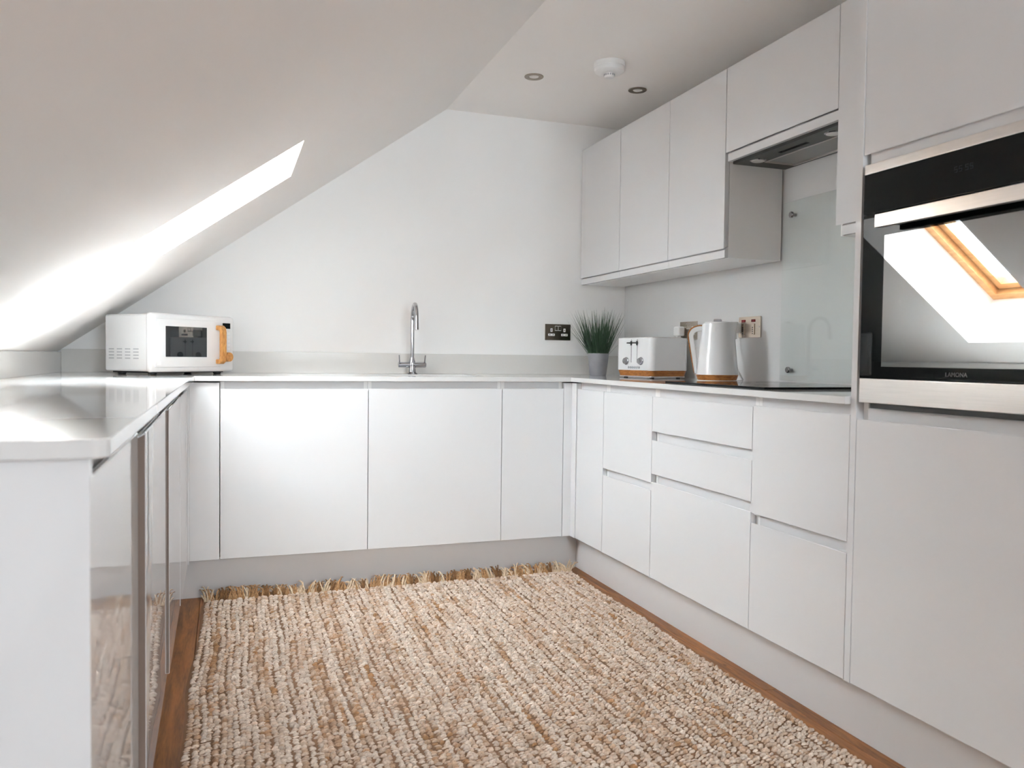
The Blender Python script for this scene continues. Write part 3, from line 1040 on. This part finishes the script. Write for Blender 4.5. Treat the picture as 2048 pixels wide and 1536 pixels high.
# ------------------------------------------------------------------ potted grass
pg = thing('potted_grass', 'artificial green grass in a tapered grey pot', 'plant', (0.318, 0.40, ZW))
bm = bmesh.new()
lathe(bm, [(0.040, 0), (0.0425, 0.002), (0.0555, 0.112), (0.0560, 0.115), (0.0525, 0.115), (0.0500, 0.098), (0.020, 0.098)], 40)
mk('pot', bm, POT, pg)
bm = bmesh.new()
lathe(bm, [(0.050, 0.094), (0.050, 0.100), (0.02, 0.104)], 24)
mk('soil', bm, SOIL, pg)
bm = bmesh.new()
for i in range(330):
    a = random.uniform(0, 2 * math.pi)
    r0 = 0.046 * math.sqrt(random.random())
    L = random.uniform(0.15, 0.262) * (1.0 if random.random() < 0.85 else 0.72)
    lean = random.uniform(0.01, 0.24) + 0.44 * (r0 / 0.046) * random.uniform(0.3, 1.0)
    if random.random() < 0.05:
        lean += 0.15
    az = a + random.uniform(-0.5, 0.5)
    base = Vector((r0 * math.cos(a), r0 * math.sin(a), 0.098))
    d = Vector((math.cos(az), math.sin(az), 0))
    side = Vector((-math.sin(az + random.uniform(-1, 1)), math.cos(az + random.uniform(-1, 1)), 0)).normalized()
    w0 = random.uniform(0.0012, 0.0026) if random.random() < 0.8 else 0.0036
    prev = None
    curl = random.uniform(-0.1, 0.25)
    for k in range(6):
        t = k / 5
        th = lean * (1 + curl * t)
        p = base + d * (L * t * math.sin(th)) + Vector((0, 0, L * t * math.cos(th)))
        w = w0 * (1 - t ** 1.6) + 0.00015
        up_ = side.cross(d) * 0.0
        cur = [bm.verts.new(p - side * w), bm.verts.new(p + side * w), bm.verts.new(p + d * w * 0.5)]
        if prev:
            for i3 in range(3):
                j3 = (i3 + 1) % 3
                bm.faces.new((prev[i3], prev[j3], cur[j3], cur[i3]))
        prev = cur
blades = mk('grass_blades', bm, GRASS, pg)
blades['kind'] = 'stuff'

# ------------------------------------------------------------------ sockets and switches
so = thing('wall_socket', 'nickel double socket, dark reflection in its colour, on the back wall beside the grass pot', 'socket', (0.1615, YB, 1.13))
sx0, sx1, sz0, sz1 = 0.088, 0.235, 1.087, 1.173
mk('face_plate', B((sx0, sx1, YB - 0.006, YB - 0.0002, sz0, sz1), bev=0.0015), NICKEL, so, world=True)
for cx in (sx0 + 0.036, sx1 - 0.036):
    mk('socket_insert', B((cx - 0.019, cx + 0.019, YB - 0.0068, YB - 0.0055, 1.110, 1.122), bev=0.0005), WPLAST2, so, world=True)
    mk('socket_insert', B((cx - 0.006, cx + 0.006, YB - 0.0068, YB - 0.0055, 1.132, 1.150), bev=0.0005), WPLAST2, so, world=True)
    mk('pin_hole', B((cx - 0.013, cx - 0.007, YB - 0.0072, YB - 0.0064, 1.114, 1.118), (cx + 0.007, cx + 0.013, YB - 0.0072, YB - 0.0064, 1.114, 1.118),
                     (cx - 0.002, cx + 0.002, YB - 0.0072, YB - 0.0064, 1.137, 1.145)), BLACKP, so, world=True)
for cx in (0.152, 0.171):
    mk('rocker_switch', B((cx - 0.007, cx + 0.007, YB - 0.009, YB - 0.0055, 1.140, 1.162), bev=0.001), NICKEL, so, world=True)
    mk('switch_surround', B((cx - 0.008, cx + 0.008, YB - 0.0066, YB - 0.0058, 1.138, 1.164)), WPLAST2, so, world=True)

s2 = thing('wall_socket', 'brushed metal double socket on the grey wall behind the toaster', 'socket', (XR, -0.085, 1.13))
mk('face_plate', B((XR - 0.006, XR - 0.0002, -0.160, -0.012, 1.087, 1.173), bev=0.0015), BRASS, s2, world=True)
for cy in (-0.077, -0.096):
    mk('switch_surround', B((XR - 0.0068, XR - 0.0055, cy - 0.008, cy + 0.008, 1.138, 1.164)), WPLAST2, s2, world=True)
    mk('rocker_switch', B((XR - 0.009, XR - 0.0055, cy - 0.0065, cy + 0.0065, 1.140, 1.162), bev=0.001), BRASS, s2, world=True)
mk('socket_insert', B((XR - 0.0068, XR - 0.0055, -0.143, -0.105, 1.110, 1.122), (XR - 0.0068, XR - 0.0055, -0.130, -0.118, 1.132, 1.150)), WPLAST2, s2, world=True)

s3 = thing('wall_switch', 'brushed metal switch plate with two red lamps by the kettle', 'switch', (XR, -0.563, 1.13))
mk('face_plate', B((XR - 0.006, XR - 0.0002, -0.638, -0.488, 1.088, 1.176), bev=0.0015), BRASS, s3, world=True)
for cy in (-0.522, -0.590):
    mk('indicator_lamp', B((XR - 0.0085, XR - 0.0055, cy - 0.012, cy + 0.012, 1.153, 1.164), bev=0.001), RED, s3, world=True)
    mk('rocker_switch', B((XR - 0.0095, XR - 0.0055, cy - 0.009, cy + 0.009, 1.100, 1.146), bev=0.001), BRASS, s3, world=True)
    mk('switch_lettering', B(*[(XR - 0.0100, XR - 0.0093, cy - 0.003, cy + 0.003, 1.104 + k * 0.008, 1.108 + k * 0.008) for k in range(4)]), BLACKP, s3, world=True)
for cy in (-0.629, -0.497):
    bm = bmesh.new()
    disc_at(bm, (XR - 0.006, cy, 1.132), (-1, 0, 0), 0.003, 0.0008, 12)
    mk('screw', bm, CHROME, s3, world=True)

# ------------------------------------------------------------------ ceiling fittings
for (cx, cy), l in (((-0.225, -0.032), 'round bronze recessed downlight between the ceiling slope and smoke alarm'), ((0.287, -0.040), 'round bronze recessed downlight above the wall cupboards')):
    dl = thing('downlight', l, 'light', (cx, cy, ZC))
    bm = bmesh.new()
    lathe(bm, [(0.042, 0.0005), (0.043, -0.002), (0.041, -0.004), (0.024, -0.0035), (0.021, -0.0005)], 40, 0, 0, True, False)
    mk('trim_ring', bm, BRONZE, dl)
    bm = bmesh.new()
    lathe(bm, [(0.021, -0.0022), (0.012, -0.0030), (0.004, -0.0034)], 28)
    mk('lens', bm, LENS, dl)
sm = thing('smoke_alarm', 'round white smoke alarm on the flat ceiling', 'alarm', (0.012, -0.305, ZC))
bm = bmesh.new()
lathe(bm, [(0.064, 0.0), (0.066, -0.003), (0.066, -0.020), (0.0645, -0.022)], 48)
mk('mounting_base', bm, WPLAST2, sm)
bm = bmesh.new()
lathe(bm, [(0.0635, -0.0215), (0.064, -0.030), (0.061, -0.038), (0.054, -0.043), (0.034, -0.046), (0.032, -0.046)], 48)
mk('cover', bm, WPLAST2, sm)
bm = bmesh.new()
lathe(bm, [(0.023, -0.046), (0.022, -0.058), (0.018, -0.063), (0.008, -0.066)], 36)
mk('sensor_cap', bm, WPLAST2, sm)
for k in range(14):
    a = 2 * math.pi * k / 14
    bm = bmesh.new()
    bx(bm, 0.0218, 0.0236, -0.0032, 0.0032, -0.056, -0.049)
    bm.transform(Matrix.Rotation(a, 4, 'Z'))
    mk('vent_slot', bm, GREYPL, sm)

# ------------------------------------------------------------------ jute rug
rug = thing('rug', 'natural woven jute rug with a ragged fringe on the oak floor', 'rug', (-0.81, -1.3, 0.0))
RY1, RY0 = -0.035, -2.62


def rug_left(y):
    return -1.602 - 0.028 * min(1, (RY1 - y) / 0.9) + 0.004 * math.sin(y * 9)


def rug_right(y):
    return -0.012 - 0.028 * (RY1 - y) / 2.0 + 0.004 * math.sin(y * 7 + 1)


bm = bmesh.new()
ny = 40
ra, rb, rc, rd = [], [], [], []
for j in range(ny + 1):
    y = RY0 + (RY1 - RY0) * j / ny
    for lst, x, z in ((ra, rug_left(y) + 0.006, 0.0005), (rb, rug_right(y) - 0.006, 0.0005), (rc, rug_right(y) - 0.006, 0.0075), (rd, rug_left(y) + 0.006, 0.0075)):
        lst.append(bm.verts.new((x, y, z)))
for j in range(ny):
    for A, C in ((ra, rb), (rb, rc), (rc, rd), (rd, ra)):
        bm.faces.new((A[j], C[j], C[j + 1], A[j + 1]))
bm.faces.new((ra[0], rb[0], rc[0], rd[0]))
bm.faces.new((rd[-1], rc[-1], rb[-1], ra[-1]))
bmesh.ops.recalc_face_normals(bm, faces=bm.faces[:])
mk('backing', bm, JUTEB, rug, world=True)

# woven loops: one low dome per stitch, columns along y
NC = 98
PY = 0.0128
NR = int((RY1 - RY0) / PY)
seg, rings = 8, 3
tv = []
for r in range(rings):
    ph = (r / rings) * math.pi / 2
    for s in range(seg):
        a = 2 * math.pi * s / seg
        tv.append((math.cos(ph) * math.cos(a), math.cos(ph) * math.sin(a), math.sin(ph)))
tv.append((0, 0, 1))
tv = np.array(tv)
tf = []
for r in range(rings - 1):
    for s in range(seg):
        s2_ = (s + 1) % seg
        tf.append((r * seg + s, r * seg + s2_, (r + 1) * seg + s2_, (r + 1) * seg + s))
ttri = [((rings - 1) * seg + s, (rings - 1) * seg + (s + 1) % seg, rings * seg) for s in range(seg)]
nvt = len(tv)
ci, ri = np.meshgrid(np.arange(NC), np.arange(NR), indexing='ij')
ci, ri = ci.ravel(), ri.ravel()
N = len(ci)
yy = RY1 - (ri + 0.5) * PY + rng.normal(0, 0.0013, N) + 0.004 * np.sin(ci * 1.7) + 0.5 * PY * (ci % 2) * 0.8
L_ = np.array([rug_left(v) for v in yy])
R_ = np.array([rug_right(v) for v in yy])
colw = np.cumsum(0.8 + 0.4 * rng.random(NC + 1))
colc = (colw[:-1] + colw[1:]) / 2 / colw[-1]
xx = L_ + (R_ - L_) * colc[ci] + rng.normal(0, 0.0020, N) + 0.0030 * np.sin(ri * 0.11 + ci * 2.1)
rx = 0.0106 * (1 + 0.16 * rng.normal(size=N)).clip(0.7, 1.5)
ry = 0.0062 * (1 + 0.16 * rng.normal(size=N)).clip(0.7, 1.5)
rz_ = 0.0102 * (1 + 0.22 * rng.normal(size=N)).clip(0.5, 1.6)
rot_ = rng.normal(0.28, 0.30, N)
tx = tv[None, :, 0] * rx[:, None]
ty = tv[None, :, 1] * ry[:, None]
c_, s_ = np.cos(rot_)[:, None], np.sin(rot_)[:, None]
# twist: a loop leans over to one side, like a pulled yarn
VX = xx[:, None] + tx * c_ - ty * s_
VY = yy[:, None] + tx * s_ + ty * c_ - tv[None, :, 2] * 0.003
VZ = 0.0040 + tv[None, :, 2] * rz_[:, None]
verts = np.stack([VX, VY, VZ], -1).reshape(-1, 3)
offs = (np.arange(N) * nvt)
quads = (np.array(tf)[None] + offs[:, None, None]).reshape(-1, 4)
tris = (np.array(ttri)[None] + offs[:, None, None]).reshape(-1, 3)
me = bpy.data.meshes.new('woven_loops')
me.vertices.add(len(verts))
me.vertices.foreach_set('co', verts.ravel())
nl = quads.size + tris.size
me.loops.add(nl)
me.loops.foreach_set('vertex_index', np.concatenate([quads.ravel(), tris.ravel()]))
me.polygons.add(len(quads) + len(tris))
starts = np.concatenate([np.arange(len(quads)) * 4, quads.size + np.arange(len(tris)) * 3])
me.polygons.foreach_set('loop_start', starts)
me.polygons.foreach_set('use_smooth', np.ones(len(quads) + len(tris), bool))
me.update()
me.validate()
# yarn colour: runs of pale and darker jute along each column
pale = np.array([0.77, 0.67, 0.59])
tan = np.array([0.60, 0.43, 0.31])
ginger = np.array([0.45, 0.25, 0.12])
tone = np.zeros((NC, NR))
for c in range(NC):
    v = rng.normal(0, 1)
    base_c = rng.normal(0, 0.35)
    for r in range(NR):
        v = 0.93 * v + rng.normal(0, 0.30)
        if rng.random() < 0.012:
            v += rng.normal(0, 1.6)
        tone[c, r] = base_c + v
tone = tone[ci, ri] + rng.normal(0, 0.65, N)
k1 = 1 / (1 + np.exp(-1.5 * (tone + 0.55)))
k2 = 1 / (1 + np.exp(-2.4 * (-tone - 2.0)))
cc = pale[None] * k1[:, None] + tan[None] * (1 - k1[:, None])
cc = cc * (1 - k2[:, None]) + ginger[None] * k2[:, None]
cc *= (1 + 0.07 * rng.normal(size=(N, 1)))
vc = np.repeat(np.concatenate([cc.clip(0, 1), np.ones((N, 1))], 1), nvt, 0)
at = me.color_attributes.new('yarn', 'FLOAT_COLOR', 'POINT')
at.data.foreach_set('color', vc.ravel().astype(np.float32))
JUTE, nt, b = new_mat('jute_yarn')
va = nt.nodes.new('ShaderNodeVertexColor')
va.layer_name = 'yarn'
tc = nt.nodes.new('ShaderNodeTexCoord')
mp = nt.nodes.new('ShaderNodeMapping')
mp.inputs['Scale'].default_value = (1.0, 3.0, 1.0)
mp.inputs['Rotation'].default_value = (0, 0, 0.5)
nz = nt.nodes.new('ShaderNodeTexNoise')
nz.inputs['Scale'].default_value = 160
nz.inputs['Detail'].default_value = 3
nt.links.new(tc.outputs['Object'], mp.inputs['Vector'])
nt.links.new(mp.outputs['Vector'], nz.inputs['Vector'])
cr = nt.nodes.new('ShaderNodeValToRGB')
cr.color_ramp.elements[0].position = 0.3
cr.color_ramp.elements[0].color = (0.72, 0.66, 0.60, 1)
cr.color_ramp.elements[1].position = 0.75
cr.color_ramp.elements[1].color = (1.08, 1.08, 1.08, 1)
nt.links.new(nz.outputs['Fac'], cr.inputs['Fac'])
mm = nt.nodes.new('ShaderNodeMixRGB')
mm.blend_type = 'MULTIPLY'
mm.inputs['Fac'].default_value = 1
nt.links.new(va.outputs['Color'], mm.inputs['Color1'])
nt.links.new(cr.outputs['Color'], mm.inputs['Color2'])
nt.links.new(mm.outputs['Color'], b.inputs['Base Color'])
b.inputs['Roughness'].default_value = 0.9
bp = nt.nodes.new('ShaderNodeBump')
bp.inputs['Strength'].default_value = 0.5
bp.inputs['Distance'].default_value = 0.002
nt.links.new(nz.outputs['Fac'], bp.inputs['Height'])
nt.links.new(bp.outputs['Normal'], b.inputs['Normal'])
me.materials.append(JUTE)
loops = bpy.data.objects.new('woven_loops', me)
COL.objects.link(loops)
loops.parent = rug
me.transform(Matrix.Translation(-Vector(rug.location)))
loops['kind'] = 'stuff'

# fringe: knotted tassels along the far edge, brushed up against the plinth
FR = [wood('jute_fringe', lin(128, 88, 54), lin(200, 158, 112), (60, 60, 60), 0.9, 3),
      wood('dark_jute_fringe', lin(86, 56, 32), lin(150, 108, 68), (60, 60, 60), 0.9, 3),
      wood('pale_jute_fringe', lin(180, 148, 114), lin(228, 208, 182), (60, 60, 60), 0.9, 3)]
variants = []
for k in range(10):
    bm = bmesh.new()
    n = 11
    lean0 = random.uniform(-0.5, 0.5)
    for s in range(n):
        ln = random.uniform(0.035, 0.072)
        a = lean0 + random.uniform(-0.45, 0.45)
        x0 = random.uniform(-0.006, 0.006)
        rise = random.uniform(0.006, 0.042)
        pts = []
        for q in range(5):
            t = q / 4
            pts.append((x0 + math.sin(a) * ln * t + 0.004 * math.sin(3 * t + s), min(0.083, math.cos(a) * ln * (t - 0.12 * t * t)), 0.005 + rise * math.sin(t * 1.9) + random.uniform(-0.001, 0.001)))
        tube(bm, pts, [0.0032, 0.0031, 0.0029, 0.0026, 0.0014], 5)
    me = bpy.data.meshes.new('tassel')
    bm.to_mesh(me)
    bm.free()
    me.polygons.foreach_set('use_smooth', [True] * len(me.polygons))
    me.materials.append(FR[(0, 2, 1, 0, 2)[k % 5]])
    variants.append(me)
nt_ = 104
for i in range(nt_):
    o = bpy.data.objects.new('tassel', random.choice(variants))
    COL.objects.link(o)
    o.parent = rug
    x = rug_left(RY1) + 0.012 + (rug_right(RY1) - rug_left(RY1) - 0.024) * i / (nt_ - 1) + random.uniform(-0.004, 0.004)
    o.location = Vector((x, RY1 - 0.004, 0.001)) - Vector(rug.location)
    sxy = random.uniform(0.85, 1.0)
    o.scale = (random.choice((-1, 1)) * sxy, sxy, random.uniform(0.8, 1.25))
